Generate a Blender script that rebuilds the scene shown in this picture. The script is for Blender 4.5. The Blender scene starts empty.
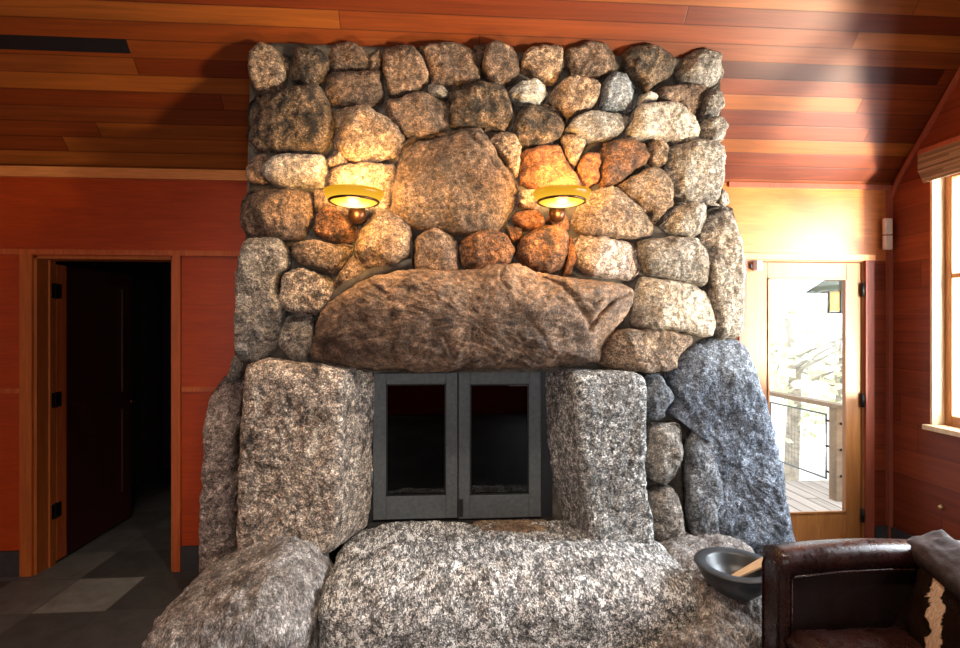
import bpy, bmesh, math, random
from mathutils import Vector, noise, Matrix
random.seed(7)
SC = bpy.context.scene
COL = SC.collection
# ---------------------------------------------------------------- camera model
F = 520.0
PSI = math.atan(0.070)
S_, C_ = math.sin(PSI), math.cos(PSI)
H = 1.65
WY = 3.614            # plane of the wall behind the fireplace
RX = 3.28             # plane of the right wall
WT = 2.667            # height where the wall meets the sloping ceiling
SL = 1.19             # slope of the ceiling
def ray(px, py):
    x = (px - 480) / F
    return (S_ + C_ * x, C_ - S_ * x, (324 - py) / F)
def at(px, py, Y):
    d = ray(px, py); t = Y / d[1]
    return Vector((d[0]*t, Y, H + d[2]*t))
def at_t(px, py, t):
    d = ray(px, py)
    return Vector((d[0]*t, d[1]*t, H + d[2]*t))
def ceil_pt(px, py):
    d = ray(px, py); t = (WT + SL*WY - H) / (d[2] + SL*d[1])
    return Vector((d[0]*t, d[1]*t, H + d[2]*t))
def ceil_z(Y): return WT + SL*(WY - Y)

# ---------------------------------------------------------------- materials
class NT:
    def __init__(s, name):
        s.m = bpy.data.materials.new(name); s.m.use_nodes = True
        s.t = s.m.node_tree; s.t.nodes.clear()
        s.out = s.n('ShaderNodeOutputMaterial')
    def n(s, typ, **kw):
        nd = s.t.nodes.new(typ)
        for k, v in kw.items(): setattr(nd, k, v)
        return nd
    def l(s, a, b): s.t.links.new(a, b)
    def val(s, sock, v):
        if hasattr(v, 'is_linked') or isinstance(v, bpy.types.NodeSocket): s.l(v, sock)
        else: sock.default_value = v
    def math(s, op, a, b=None, c=None):
        nd = s.n('ShaderNodeMath', operation=op)
        s.val(nd.inputs[0], a)
        if b is not None: s.val(nd.inputs[1], b)
        if c is not None: s.val(nd.inputs[2], c)
        return nd.outputs[0]
    def mix(s, fac, a, b, mode='MIX'):
        nd = s.n('ShaderNodeMix', data_type='RGBA', blend_type=mode)
        s.val(nd.inputs[0], fac); s.val(nd.inputs[6], a); s.val(nd.inputs[7], b)
        return nd.outputs[2]
    def ramp(s, fac, stops, interp='LINEAR'):
        nd = s.n('ShaderNodeValToRGB'); cr = nd.color_ramp; cr.interpolation = interp
        while len(cr.elements) < len(stops): cr.elements.new(0.5)
        for e, (p, c) in zip(cr.elements, stops):
            e.position = p; e.color = (c[0], c[1], c[2], 1) if hasattr(c, '__len__') else (c, c, c, 1)
        s.l(fac, nd.inputs[0]); return nd.outputs[0]
    def pos(s): return s.n('ShaderNodeNewGeometry').outputs['Position']
    def scale(s, vec, sc, off=(0, 0, 0)):
        nd = s.n('ShaderNodeMapping'); s.l(vec, nd.inputs[0])
        nd.inputs['Scale'].default_value = sc; nd.inputs['Location'].default_value = off
        return nd.outputs[0]
    def noise(s, vec, sc, det=4, rough=.55, dist=0):
        nd = s.n('ShaderNodeTexNoise'); s.l(vec, nd.inputs['Vector'])
        nd.inputs['Scale'].default_value = sc; nd.inputs['Detail'].default_value = det
        nd.inputs['Roughness'].default_value = rough; nd.inputs['Distortion'].default_value = dist
        return nd.outputs['Fac']
    def bsdf(s, col, rough=.5, metal=0, bump=None, bstr=.5, bdist=.01, spec=.5, **kw):
        b = s.n('ShaderNodeBsdfPrincipled')
        if not isinstance(col, bpy.types.NodeSocket): col = (col[0], col[1], col[2], 1)
        s.val(b.inputs['Base Color'], col); s.val(b.inputs['Roughness'], rough)
        b.inputs['Metallic'].default_value = metal
        b.inputs['Specular IOR Level'].default_value = spec
        for k, v in kw.items(): s.val(b.inputs[k.replace('_', ' ')], v)
        if bump is not None:
            bn = s.n('ShaderNodeBump'); bn.inputs['Strength'].default_value = bstr
            bn.inputs['Distance'].default_value = bdist
            s.l(bump, bn.inputs['Height']); s.l(bn.outputs[0], b.inputs['Normal'])
        s.l(b.outputs[0], s.out.inputs[0]); return b

def stone_mat(name, light, dark, dark_amt=.5, speck=.5, blotch=None, blotch_amt=.0, bscale=9, speck_sc=95, bstr=.8, aniso=None, rot=(0, 0, 0), patch=.5):
    t = NT(name); p = t.pos()
    if aniso:
        nd = t.n('ShaderNodeMapping'); t.l(p, nd.inputs[0]); nd.inputs['Scale'].default_value = aniso; nd.inputs['Rotation'].default_value = rot; pa_ = nd.outputs[0]
    else: pa_ = p
    oi = t.n('ShaderNodeObjectInfo').outputs['Random']
    big = t.noise(p, bscale, 6, .62, .4)
    base = t.ramp(big, [(.28 + .3*(dark_amt-.5), dark), (.50 + .25*(dark_amt-.5), tuple((a+b)/2 for a, b in zip(light, dark))), (.66 + .15*(dark_amt-.5), light)])
    if blotch:
        b = t.noise(t.scale(p, (1, 1, 1), (4.1, 2.2, 7.7)), bscale*.55, 4, .6)
        f = t.ramp(b, [(.60-blotch_amt*.3, 0), (.70-blotch_amt*.3, 1)])
        base = t.mix(f, base, (*blotch, 1))
    sp = t.noise(pa_, speck_sc*1.35, 3, .8)
    pt_ = t.noise(t.scale(p, (1, 1, .8), (3.3, 1.1, 8.2)), bscale*.9, 7, .68, .6)
    base = t.mix(1.0, base, t.ramp(pt_, [(.36, 1-patch), (.46, 1.0), (.56, 1.0), (.66, 1+.35*patch)]), 'MULTIPLY')
    wv = t.noise(t.scale(pa_, (1, .6, 1.7)), bscale*2.7, 8, .72, 1.1)
    base = t.mix(1.0, base, t.ramp(wv, [(.34, .30), (.47, .8), (.55, 1.05), (.66, 1.6)]), 'MULTIPLY')
    spr = t.ramp(sp, [(.38, 1-speck), (.5, 1.0), (.60, 1+speck*1.7)])
    base = t.mix(1.0, base, spr, 'MULTIPLY')
    g = t.noise(pa_, speck_sc*.42, 4, .75)
    gr = t.ramp(g, [(.40, max(.2, 1-.85*speck)), (.50, .95), (.60, 1+.9*speck)])
    base = t.mix(1.0, base, gr, 'MULTIPLY')
    v = t.math('MULTIPLY_ADD', oi, .30, .86)
    hs = t.n('ShaderNodeHueSaturation'); t.l(v, hs.inputs['Value']); t.l(base, hs.inputs['Color'])
    h1 = t.noise(pa_, 40, 6, .7); h2 = t.noise(p, 120, 3, .7)
    h = t.math('ADD', h1, t.math('MULTIPLY', h2, .5))
    t.bsdf(hs.outputs[0], .72, bump=h, bstr=min(1, bstr*1.2), bdist=.03, spec=.5)
    return t.m

M = {}
M['tan'] = stone_mat('tan_granite', (.50, .34, .22), (.13, .075, .045), .5, .55)
M['brown'] = stone_mat('brown_granite', (.36, .225, .145), (.07, .042, .028), .55, .5)
M['dark'] = stone_mat('dark_lichen_granite', (.34, .22, .13), (.012, .008, .006), .82, .6, bscale=14)
M['grey'] = stone_mat('grey_granite', (.46, .40, .34), (.14, .115, .095), .45, .5)
M['pale'] = stone_mat('pale_granite', (.58, .50, .41), (.26, .20, .155), .35, .4)
M['orange'] = stone_mat('rusty_granite', (.46, .175, .055), (.22, .07, .02), .45, .4)
M['oranged'] = stone_mat('rusty_dark_granite', (.42, .17, .06), (.05, .026, .015), .58, .55)
M['white'] = stone_mat('white_quartz', (.75, .70, .62), (.45, .38, .30), .3, .25)
M['blue'] = stone_mat('blue_slate', (.28, .32, .39), (.085, .10, .13), .45, .55, blotch=None, speck_sc=80)  # cool window light put into the slab colour
M['blueg'] = stone_mat('blue_grey_slate', (.34, .36, .39), (.12, .13, .145), .45, .5, speck_sc=80)
M['salt'] = stone_mat('salt_and_pepper_granite', (.70, .68, .65), (.10, .095, .09), .55, .75, bscale=30, patch=.5, speck_sc=75, bstr=1.0)
M['saltw'] = stone_mat('warm_speckled_granite', (.82, .66, .52), (.17, .11, .08), .38, .65, bscale=11, patch=.8, speck_sc=75, bstr=1.0)
M['sidef'] = stone_mat('flaked_pinkish_granite', (.62, .49, .42), (.18, .12, .10), .42, .5, bscale=18)
M['lintel'] = stone_mat('sooty_lintel_granite', (.31, .19, .12), (.05, .028, .018), .52, .38, bscale=5, bstr=.45)
M['hearth'] = stone_mat('weathered_hearth_granite', (.78, .76, .74), (.22, .20, .19), .42, .9, bscale=10, speck_sc=105, aniso=(1, .35, 1), rot=(0, 0, .9), patch=.35, bstr=1.0)
M['hearthb'] = stone_mat('rough_hearth_granite', (.60, .56, .53), (.17, .12, .10), .45, .5, bscale=9, speck_sc=85, aniso=(1.2, 1.2, .4), rot=(0, .7, 0), patch=.5, bstr=1.0)
def mortar():
    t = NT('grey_brown_mortar'); p = t.pos()
    c = t.ramp(t.noise(p, 14, 6, .65), [(.3, (.035, .028, .022)), (.7, (.12, .10, .078))])
    t.bsdf(c, .9, bump=t.noise(p, 60, 5, .7), bstr=.8, bdist=.01); return t.m
M['mortar'] = mortar()

def wood_grain(name, c1, c2, axis='x', rough=.4, fig=1.0, coat=.0):
    t = NT(name); p = t.pos()
    sc = {'x': (1.2, 14, 14), 'z': (14, 14, 1.2), 'y': (14, 1.2, 14)}[axis]
    pv = t.scale(p, sc)
    g = t.noise(pv, 1.0, 6, .6, 1.2*fig)
    f = t.noise(t.scale(p, tuple(a*5 for a in sc)), 1.0, 3, .6)
    c = t.ramp(g, [(.25, c1), (.75, c2)])
    c = t.mix(1.0, c, t.ramp(f, [(.3, .82), (.7, 1.12)]), 'MULTIPLY')
    t.bsdf(c, rough, bump=f, bstr=.08, bdist=.003, spec=.5, Coat_Weight=coat, Coat_Roughness=.3)
    return t.m
def planks(name, uaxis, vscale, w, L, stops, rough=.4, groove=.05, gcol=.35):
    t = NT(name); p = t.pos(); sx = t.n('ShaderNodeSeparateXYZ'); t.l(p, sx.inputs[0])
    u = sx.outputs[uaxis]; v = t.math('MULTIPLY', sx.outputs[2], vscale) if vscale else sx.outputs[0]
    vv = t.math('DIVIDE', v, w); row = t.math('FLOOR', vv)
    wn = t.n('ShaderNodeTexWhiteNoise', noise_dimensions='1D'); t.l(row, wn.inputs['W'])
    uu = t.math('ADD', t.math('DIVIDE', u, L), t.math('MULTIPLY', wn.outputs['Value'], 7.3)); cell = t.math('FLOOR', uu)
    cb = t.n('ShaderNodeCombineXYZ'); t.l(row, cb.inputs[0]); t.l(cell, cb.inputs[1])
    w2 = t.n('ShaderNodeTexWhiteNoise', noise_dimensions='2D'); t.l(cb.outputs[0], w2.inputs['Vector'])
    base = t.ramp(w2.outputs['Value'], stops)
    cb2 = t.n('ShaderNodeCombineXYZ')
    t.l(t.math('MULTIPLY', u, 1.3), cb2.inputs[0]); t.l(t.math('MULTIPLY', v, 30), cb2.inputs[1]); t.l(t.math('MULTIPLY', w2.outputs['Value'], 40), cb2.inputs[2])
    g = t.noise(cb2.outputs[0], 1.0, 5, .65, .8)
    base = t.mix(1.0, base, t.ramp(g, [(.25, .62), (.55, 1.0), (.8, 1.3)]), 'MULTIPLY')
    fr = t.math('FRACT', vv); e = t.math('MINIMUM', fr, t.math('SUBTRACT', 1.0, fr))
    fu = t.math('FRACT', uu); eu = t.math('MULTIPLY', t.math('MINIMUM', fu, t.math('SUBTRACT', 1.0, fu)), L/w)
    e = t.math('MINIMUM', e, eu)
    gf = t.ramp(e, [(0, gcol), (groove, 1)])
    base = t.mix(1.0, base, gf, 'MULTIPLY')
    t.bsdf(base, rough, spec=.22, bump=gf, bstr=.25, bdist=.003); return t.m
RED = [(.0, (.05, .006, .0015)), (.12, (.10, .014, .002)), (.4, (.155, .027, .004)), (.65, (.21, .050, .007)), (.88, (.27, .074, .011)), (1, (.12, .021, .004))]
M['ceiling'] = planks('cedar_ceiling_boards', 0, 1/.766, .095, 3.1, RED, .46)
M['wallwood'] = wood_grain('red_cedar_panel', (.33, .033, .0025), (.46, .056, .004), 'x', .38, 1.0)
M['wallorange'] = wood_grain('orange_cedar_panel', (.38, .105, .022), (.52, .165, .04), 'x', .36, 1.0)  # same cedar as the left wall, warm light put into its colour
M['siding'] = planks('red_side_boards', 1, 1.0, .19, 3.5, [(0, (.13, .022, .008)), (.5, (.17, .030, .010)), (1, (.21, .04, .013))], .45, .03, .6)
M['trimred'] = wood_grain('red_cedar_trim', (.40, .07, .015), (.55, .13, .03), 'z', .4)
M['trimdark'] = wood_grain('dark_red_trim', (.24, .05, .025), (.32, .08, .04), 'z', .45)
M['trimorange'] = wood_grain('orange_fir_trim', (.62, .21, .05), (.80, .32, .09), 'x', .4)
M['fir'] = wood_grain('fir_door_wood', (.25, .088, .02), (.38, .15, .04), 'z', .4)
M['firframe'] = wood_grain('fir_window_wood', (.58, .38, .2), (.72, .52, .3), 'z', .45)
M['jamb'] = wood_grain('amber_jamb_wood', (.36, .085, .014), (.48, .13, .025), 'z', .4)
M['leaf'] = wood_grain('dark_red_door_wood', (.035, .006, .003), (.06, .010, .005), 'z', .45)  # shade of the hall put into the leaf colour
M['deckwood'] = planks('weathered_deck_boards', 1, 0, .14, 4.0, [(0, (.24, .21, .18)), (1, (.34, .30, .27))], .8, .08, .12)
M['rail'] = wood_grain('weathered_rail_wood', (.15, .10, .06), (.22, .15, .09), 'x', .7)
def simple(name, col, rough=.5, metal=0, nz=0, nsc=20, spec=.5, bstr=.0):
    t = NT(name); p = t.pos(); n_ = t.noise(p, nsc, 5, .6)
    c = t.mix(1.0, (*col, 1), t.ramp(n_, [(.3, 1-nz), (.7, 1+nz)]), 'MULTIPLY')
    t.bsdf(c, rough, metal, bump=n_ if bstr else None, bstr=bstr, bdist=.005, spec=spec); return t.m
M['base'] = simple('dark_slate_baseboard', (.035, .034, .036), .5, 0, .3)
M['iron'] = simple('brushed_dark_steel', (.085, .092, .095), .5, .35, .22, 45)
M['black'] = simple('black_metal', (.012, .012, .013), .45, .5, .1)
M['bronze'] = simple('dark_bronze', (.06, .025, .012), .35, .8, .2)
M['brass'] = simple('polished_brass', (.7, .45, .2), .3, .8, .05)
M['soot'] = simple('sooty_firebox', (.018, .015, .013), .9, 0, .4, 8)
M['plastic'] = simple('almond_plastic', (.62, .50, .40), .4, 0, .05)
M['whiteplastic'] = simple('white_plastic', (.8, .8, .82), .4, 0, .02)
M['darkbox'] = simple('hallway_dark_paint', (.03, .015, .010), .8, 0, .2)  # near-black brown for the hall walls
M['bowl'] = simple('dark_soapstone', (.035, .039, .045), .38, 0, .35, 14, .5, .1)
M['stick'] = wood_grain('pale_wood_stick', (.45, .27, .14), (.55, .36, .2), 'x', .6)
M['bark'] = simple('split_firewood', (.10, .055, .03), .9, 0, .5, 25, .3, .5)
M['trunk'] = simple('tree_bark', (.38, .34, .28), .9, 0, .4, 9, .3, .5)
M['leafg'] = simple('sunlit_foliage', (.62, .66, .42), .8, 0, .5, 3)
M['ground'] = simple('pale_gravel_ground', (.62, .60, .56), .95, 0, .25, 2)
M['lroof'] = simple('green_copper_roof', (.07, .085, .05), .8, 0, .3, 12)
M['blind'] = planks('woven_blind', 1, 1.0, .013, .9, [(0, (.14, .09, .055)), (.5, (.24, .16, .10)), (1, (.34, .25, .17))], .8, .12, .5)
def leather(name, c1, c2, rough=.33):
    t = NT(name); p = t.pos(); a = t.noise(p, 9, 6, .65, .5)
    c = t.ramp(a, [(.32, c1), (.72, c2)])
    vo = t.n('ShaderNodeTexVoronoi'); vo.inputs['Scale'].default_value = 160; t.l(p, vo.inputs['Vector'])
    w = t.noise(p, 22, 5, .7)
    h = t.math('ADD', t.math('MULTIPLY', vo.outputs['Distance'], .25), w)
    r = t.ramp(t.noise(p, 30, 5, .7), [(.35, rough-.08), (.7, rough+.2)])
    t.bsdf(c, r, bump=h, bstr=.28, bdist=.006, spec=.55); return t.m
M['leather'] = leather('worn_brown_leather', (.012, .004, .0035), (.042, .013, .010), .26)
M['leatherd'] = leather('dark_brown_leather', (.012, .006, .006), (.024, .012, .011), .36)
M['cushleather'] = leather('brown_fur_leather', (.010, .0035, .0025), (.030, .010, .006), .75)
def cowhide():
    t = NT('cowhide'); p = t.pos()
    vm = t.n('ShaderNodeVectorMath', operation='DOT_PRODUCT'); t.l(p, vm.inputs[0]); vm.inputs[1].default_value = (.242, .970, -.5)
    wob = t.math('MULTIPLY', t.math('SUBTRACT', t.noise(p, 16, 5, .6, .5), .5), .16)
    a = t.math('ADD', t.math('ABSOLUTE', t.math('SUBTRACT', vm.outputs['Value'], 1.998)), wob)
    f = t.ramp(a, [(.030, 1), (.037, 0)])
    fib = t.noise(t.scale(p, (160, 160, 22)), 1, 3, .7)
    dk = t.ramp(fib, [(.3, (.005, .0025, .0015)), (.7, (.022, .009, .005))])
    lt = t.ramp(fib, [(.3, (.55, .32, .18)), (.7, (.85, .72, .58))])
    t.bsdf(t.mix(f, dk, lt), .7, bump=fib, bstr=.6, bdist=.008, spec=.08); return t.m
M['cow'] = cowhide()
def tiles():
    t = NT('slate_floor_tiles'); p = t.pos(); sx = t.n('ShaderNodeSeparateXYZ'); t.l(p, sx.inputs[0])
    T = .41
    u = t.math('DIVIDE', t.math('ADD', sx.outputs[0], 1.94+T*20), T); v = t.math('DIVIDE', t.math('ADD', sx.outputs[1], -3.13+T*20), T)
    cu, cv = t.math('FLOOR', u), t.math('FLOOR', v)
    cb = t.n('ShaderNodeCombineXYZ'); t.l(cu, cb.inputs[0]); t.l(cv, cb.inputs[1])
    wn = t.n('ShaderNodeTexWhiteNoise', noise_dimensions='2D'); t.l(cb.outputs[0], wn.inputs['Vector'])
    c = t.ramp(wn.outputs['Value'], [(0, (.045, .043, .042)), (.6, (.085, .082, .080)), (1, (.12, .117, .11))])
    sel = t.math('MULTIPLY', t.math('COMPARE', cu, 19.0, .1), t.math('COMPARE', cv, 20.0, .1))
    c = t.mix(sel, c, (.17, .168, .155, 1))
    n_ = t.noise(p, 9, 6, .6)
    c = t.mix(1.0, c, t.ramp(n_, [(.3, .75), (.7, 1.25)]), 'MULTIPLY')
    fu, fv = t.math('FRACT', u), t.math('FRACT', v)
    e = t.math('MINIMUM', t.math('MINIMUM', fu, t.math('SUBTRACT', 1.0, fu)), t.math('MINIMUM', fv, t.math('SUBTRACT', 1.0, fv)))
    g = t.ramp(e, [(0, 1), (.008, 1), (.012, 0)])
    c = t.mix(g, c, (.07, .066, .06, 1))
    t.bsdf(c, .6, bump=n_, bstr=.2, bdist=.006); return t.m
M['tiles'] = tiles()
def glass(name, tint=(1, 1, 1), refl=.5, rough=0.0):
    t = NT(name); tr = t.n('ShaderNodeBsdfTransparent'); tr.inputs[0].default_value = (*tint, 1)
    gl = t.n('ShaderNodeBsdfGlossy'); gl.inputs['Roughness'].default_value = rough
    fr = t.n('ShaderNodeFresnel'); fr.inputs[0].default_value = 1.5
    mx = t.n('ShaderNodeMixShader'); t.l(t.math('MULTIPLY', fr.outputs[0], refl), mx.inputs[0])
    t.l(tr.outputs[0], mx.inputs[1]); t.l(gl.outputs[0], mx.inputs[2]); t.l(mx.outputs[0], t.out.inputs[0]); return t.m
M['glass'] = glass('clear_glass', (.97, .98, .98), .06)
M['fireglass'] = glass('smoked_fire_glass', (.14, .14, .145), .8, .01)
def emit(name, col, st, col2=None):
    t = NT(name); p = t.pos()
    b = t.n('ShaderNodeBsdfPrincipled'); b.inputs['Base Color'].default_value = (*col, 1); b.inputs['Roughness'].default_value = .35
    b.inputs['Emission Color'].default_value = (*col, 1); b.inputs['Emission Strength'].default_value = st
    t.l(b.outputs[0], t.out.inputs[0]); return t.m
def glow(name, base, stops):
    t = NT(name); tc = t.n('ShaderNodeTexCoord'); vm = t.n('ShaderNodeVectorMath', operation='LENGTH')
    t.l(t.scale(tc.outputs['Object'], (1, 1, 0)), vm.inputs[0])
    c = t.ramp(t.math('MULTIPLY', vm.outputs['Value'], 5), stops)
    b = t.n('ShaderNodeBsdfPrincipled'); b.inputs['Base Color'].default_value = (*base, 1); b.inputs['Roughness'].default_value = .3
    t.l(c, b.inputs['Emission Color']); b.inputs['Emission Strength'].default_value = 1.3; b.inputs['Specular IOR Level'].default_value = .15
    t.l(b.outputs[0], t.out.inputs[0]); return t.m
M['amber'] = glow('lit_amber_glass', (.02, .008, .0), [(0, (.8, .45, .03)), (.68, (.86, .46, .03)), (.8, (.62, .27, .008))])
M['bowlglass'] = glow('lit_yellow_glass', (.1, .06, .01), [(0, (1, 1, .9)), (.22, (1, .95, .6)), (.45, (1, .78, .10)), (.64, (.75, .52, .03))])
M['lampglow'] = emit('lantern_amber_panel', (1.0, .55, .06), 1.2)
M['bulb'] = emit('glowing_bulb', (1, .95, .75), 9)

# ---------------------------------------------------------------- object helpers
def tag(o, label=None, cat=None, group=None, kind=None):
    if label: o['label'] = label
    if cat: o['category'] = cat
    if group: o['group'] = group
    if kind: o['kind'] = kind
    return o
def empty(name, loc, label=None, cat=None, group=None, kind=None):
    o = bpy.data.objects.new(name, None); COL.objects.link(o); o.location = loc; o.empty_display_size = .1
    bpy.context.view_layer.update()
    return tag(o, label, cat, group, kind)
def wm(o):
    m = Matrix.Translation(o.location) @ o.rotation_euler.to_matrix().to_4x4()
    return (wm(o.parent) @ m) if o.parent else m
def mesh(name, vs, fs, mat, parent=None, smooth=False, bevel=0):
    me = bpy.data.meshes.new(name)
    inv = wm(parent).inverted() if parent else Matrix()
    me.from_pydata([inv @ Vector(v) for v in vs], [], fs)
    bm = bmesh.new(); bm.from_mesh(me); bmesh.ops.recalc_face_normals(bm, faces=bm.faces); bm.to_mesh(me); bm.free()
    if smooth: me.polygons.foreach_set('use_smooth', [True]*len(me.polygons))
    me.materials.append(mat)
    o = bpy.data.objects.new(name, me); COL.objects.link(o)
    if parent: o.parent = parent
    if bevel:
        b = o.modifiers.new('bevel', 'BEVEL'); b.width = bevel; b.segments = 2; b.limit_method = 'ANGLE'
    return o
class MB:
    def __init__(s): s.v, s.f = [], []
    def add(s, vs, fs):
        k = len(s.v); s.v += [Vector(v) for v in vs]; s.f += [tuple(i+k for i in f) for f in fs]; return s
    def box(s, x0, x1, y0, y1, z0, z1):
        return s.add([(x, y, z) for z in (z0, z1) for y in (y0, y1) for x in (x0, x1)],
                     [(0, 1, 3, 2), (4, 6, 7, 5), (0, 4, 5, 1), (2, 3, 7, 6), (0, 2, 6, 4), (1, 5, 7, 3)])
    def hexa(s, p):   # 8 points, bottom 4 ring, top 4 ring
        return s.add(p, [(0, 3, 2, 1), (4, 5, 6, 7), (0, 1, 5, 4), (1, 2, 6, 5), (2, 3, 7, 6), (3, 0, 4, 7)])
    def tube(s, pts, r, n=10, closed=False):
        pts = [Vector(p) for p in pts]; rings = []
        rr = r if hasattr(r, '__len__') else [r]*len(pts)
        k0 = len(s.v); N = len(pts)
        for i, p in enumerate(pts):
            a = pts[(i-1) % N] if (closed or i > 0) else p; b = pts[(i+1) % N] if (closed or i < N-1) else p
            d = (b-a).normalized(); up = Vector((0, 0, 1)) if abs(d.z) < .9 else Vector((1, 0, 0))
            e1 = d.cross(up).normalized(); e2 = d.cross(e1)
            s.v += [p + (e1*math.cos(2*math.pi*j/n) + e2*math.sin(2*math.pi*j/n))*rr[i] for j in range(n)]
        for i in range(N if closed else N-1):
            for j in range(n):
                a = k0+i*n; b = k0+((i+1) % N)*n
                s.f.append((a+j, a+(j+1) % n, b+(j+1) % n, b+j))
        if not closed:
            s.f.append(tuple(range(k0, k0+n))); s.f.append(tuple(range(k0+(N-1)*n, k0+N*n)))
        return s
    def lathe(s, prof, c, n=32):
        c = Vector(c); k0 = len(s.v)
        for r, z in prof:
            s.v += [c + Vector((r*math.cos(2*math.pi*j/n), r*math.sin(2*math.pi*j/n), z)) for j in range(n)]
        for i in range(len(prof)-1):
            for j in range(n):
                s.f.append((k0+i*n+j, k0+i*n+(j+1) % n, k0+(i+1)*n+(j+1) % n, k0+(i+1)*n+j))
        return s
    def prism(s, poly, y0, y1):   # poly of (x,z)
        n = len(poly)
        return s.add([(x, y0, z) for x, z in poly] + [(x, y1, z) for x, z in poly],
                     [tuple(range(n)), tuple(range(2*n-1, n-1, -1))] + [(i, i+n, (i+1) % n + n, (i+1) % n) for i in range(n)])
    def done(s, name, mat, parent=None, smooth=False, bevel=0): return mesh(name, s.v, s.f, mat, parent, smooth, bevel)
def box(name, mat, parent, *a, bevel=0): return MB().box(*a).done(name, mat, parent, bevel=bevel)
def pxbox(name, mat, parent, px0, py0, px1, py1, Yf, Yb, bevel=0):
    a = at(px0, (py0+py1)/2, Yf); b = at(px1, (py0+py1)/2, Yf); mx = (px0+px1)/2
    z0 = at(mx, py1, Yf).z; z1 = at(mx, py0, Yf).z
    return box(name, mat, parent, a.x, b.x, Yf, Yb, z0, z1, bevel=bevel)

# ---------------------------------------------------------------- stones
def fbm(v, o=4):
    return noise.fractal(v, 1.0, 2.0, o, noise_basis='PERLIN_ORIGINAL')
def displace(v, n, amp, seed):
    q = v + Vector((seed*3.1, seed*1.7, seed*.9))
    d = fbm(q*5, 2)*1.0 + fbm(q*14, 3)*.55
    c = noise.voronoi(q*9, distance_metric='DISTANCE', exponent=2.5)[0]
    d += (c[1]-c[0]-.25)*.55
    d += fbm(q*38, 3)*.42
    return v + n*d*amp
def chaikin(p, k=1):
    for m_ in range(k):
        q = []; w_ = .86
        for i in range(len(p)):
            a, b = p[i], p[(i+1) % len(p)]
            q += [a*w_+b*(1-w_), a*(1-w_)+b*w_]
        p = q
    return p
def resample(p, n):
    L = [0]; N = len(p)
    for i in range(N): L.append(L[-1] + (p[(i+1) % N]-p[i]).length)
    out = []; k = 0
    for j in range(n):
        d = L[-1]*j/n
        while L[k+1] < d: k += 1
        f = (d-L[k])/max(1e-9, L[k+1]-L[k]); out.append(p[k].lerp(p[(k+1) % N], f))
    return out
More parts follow.
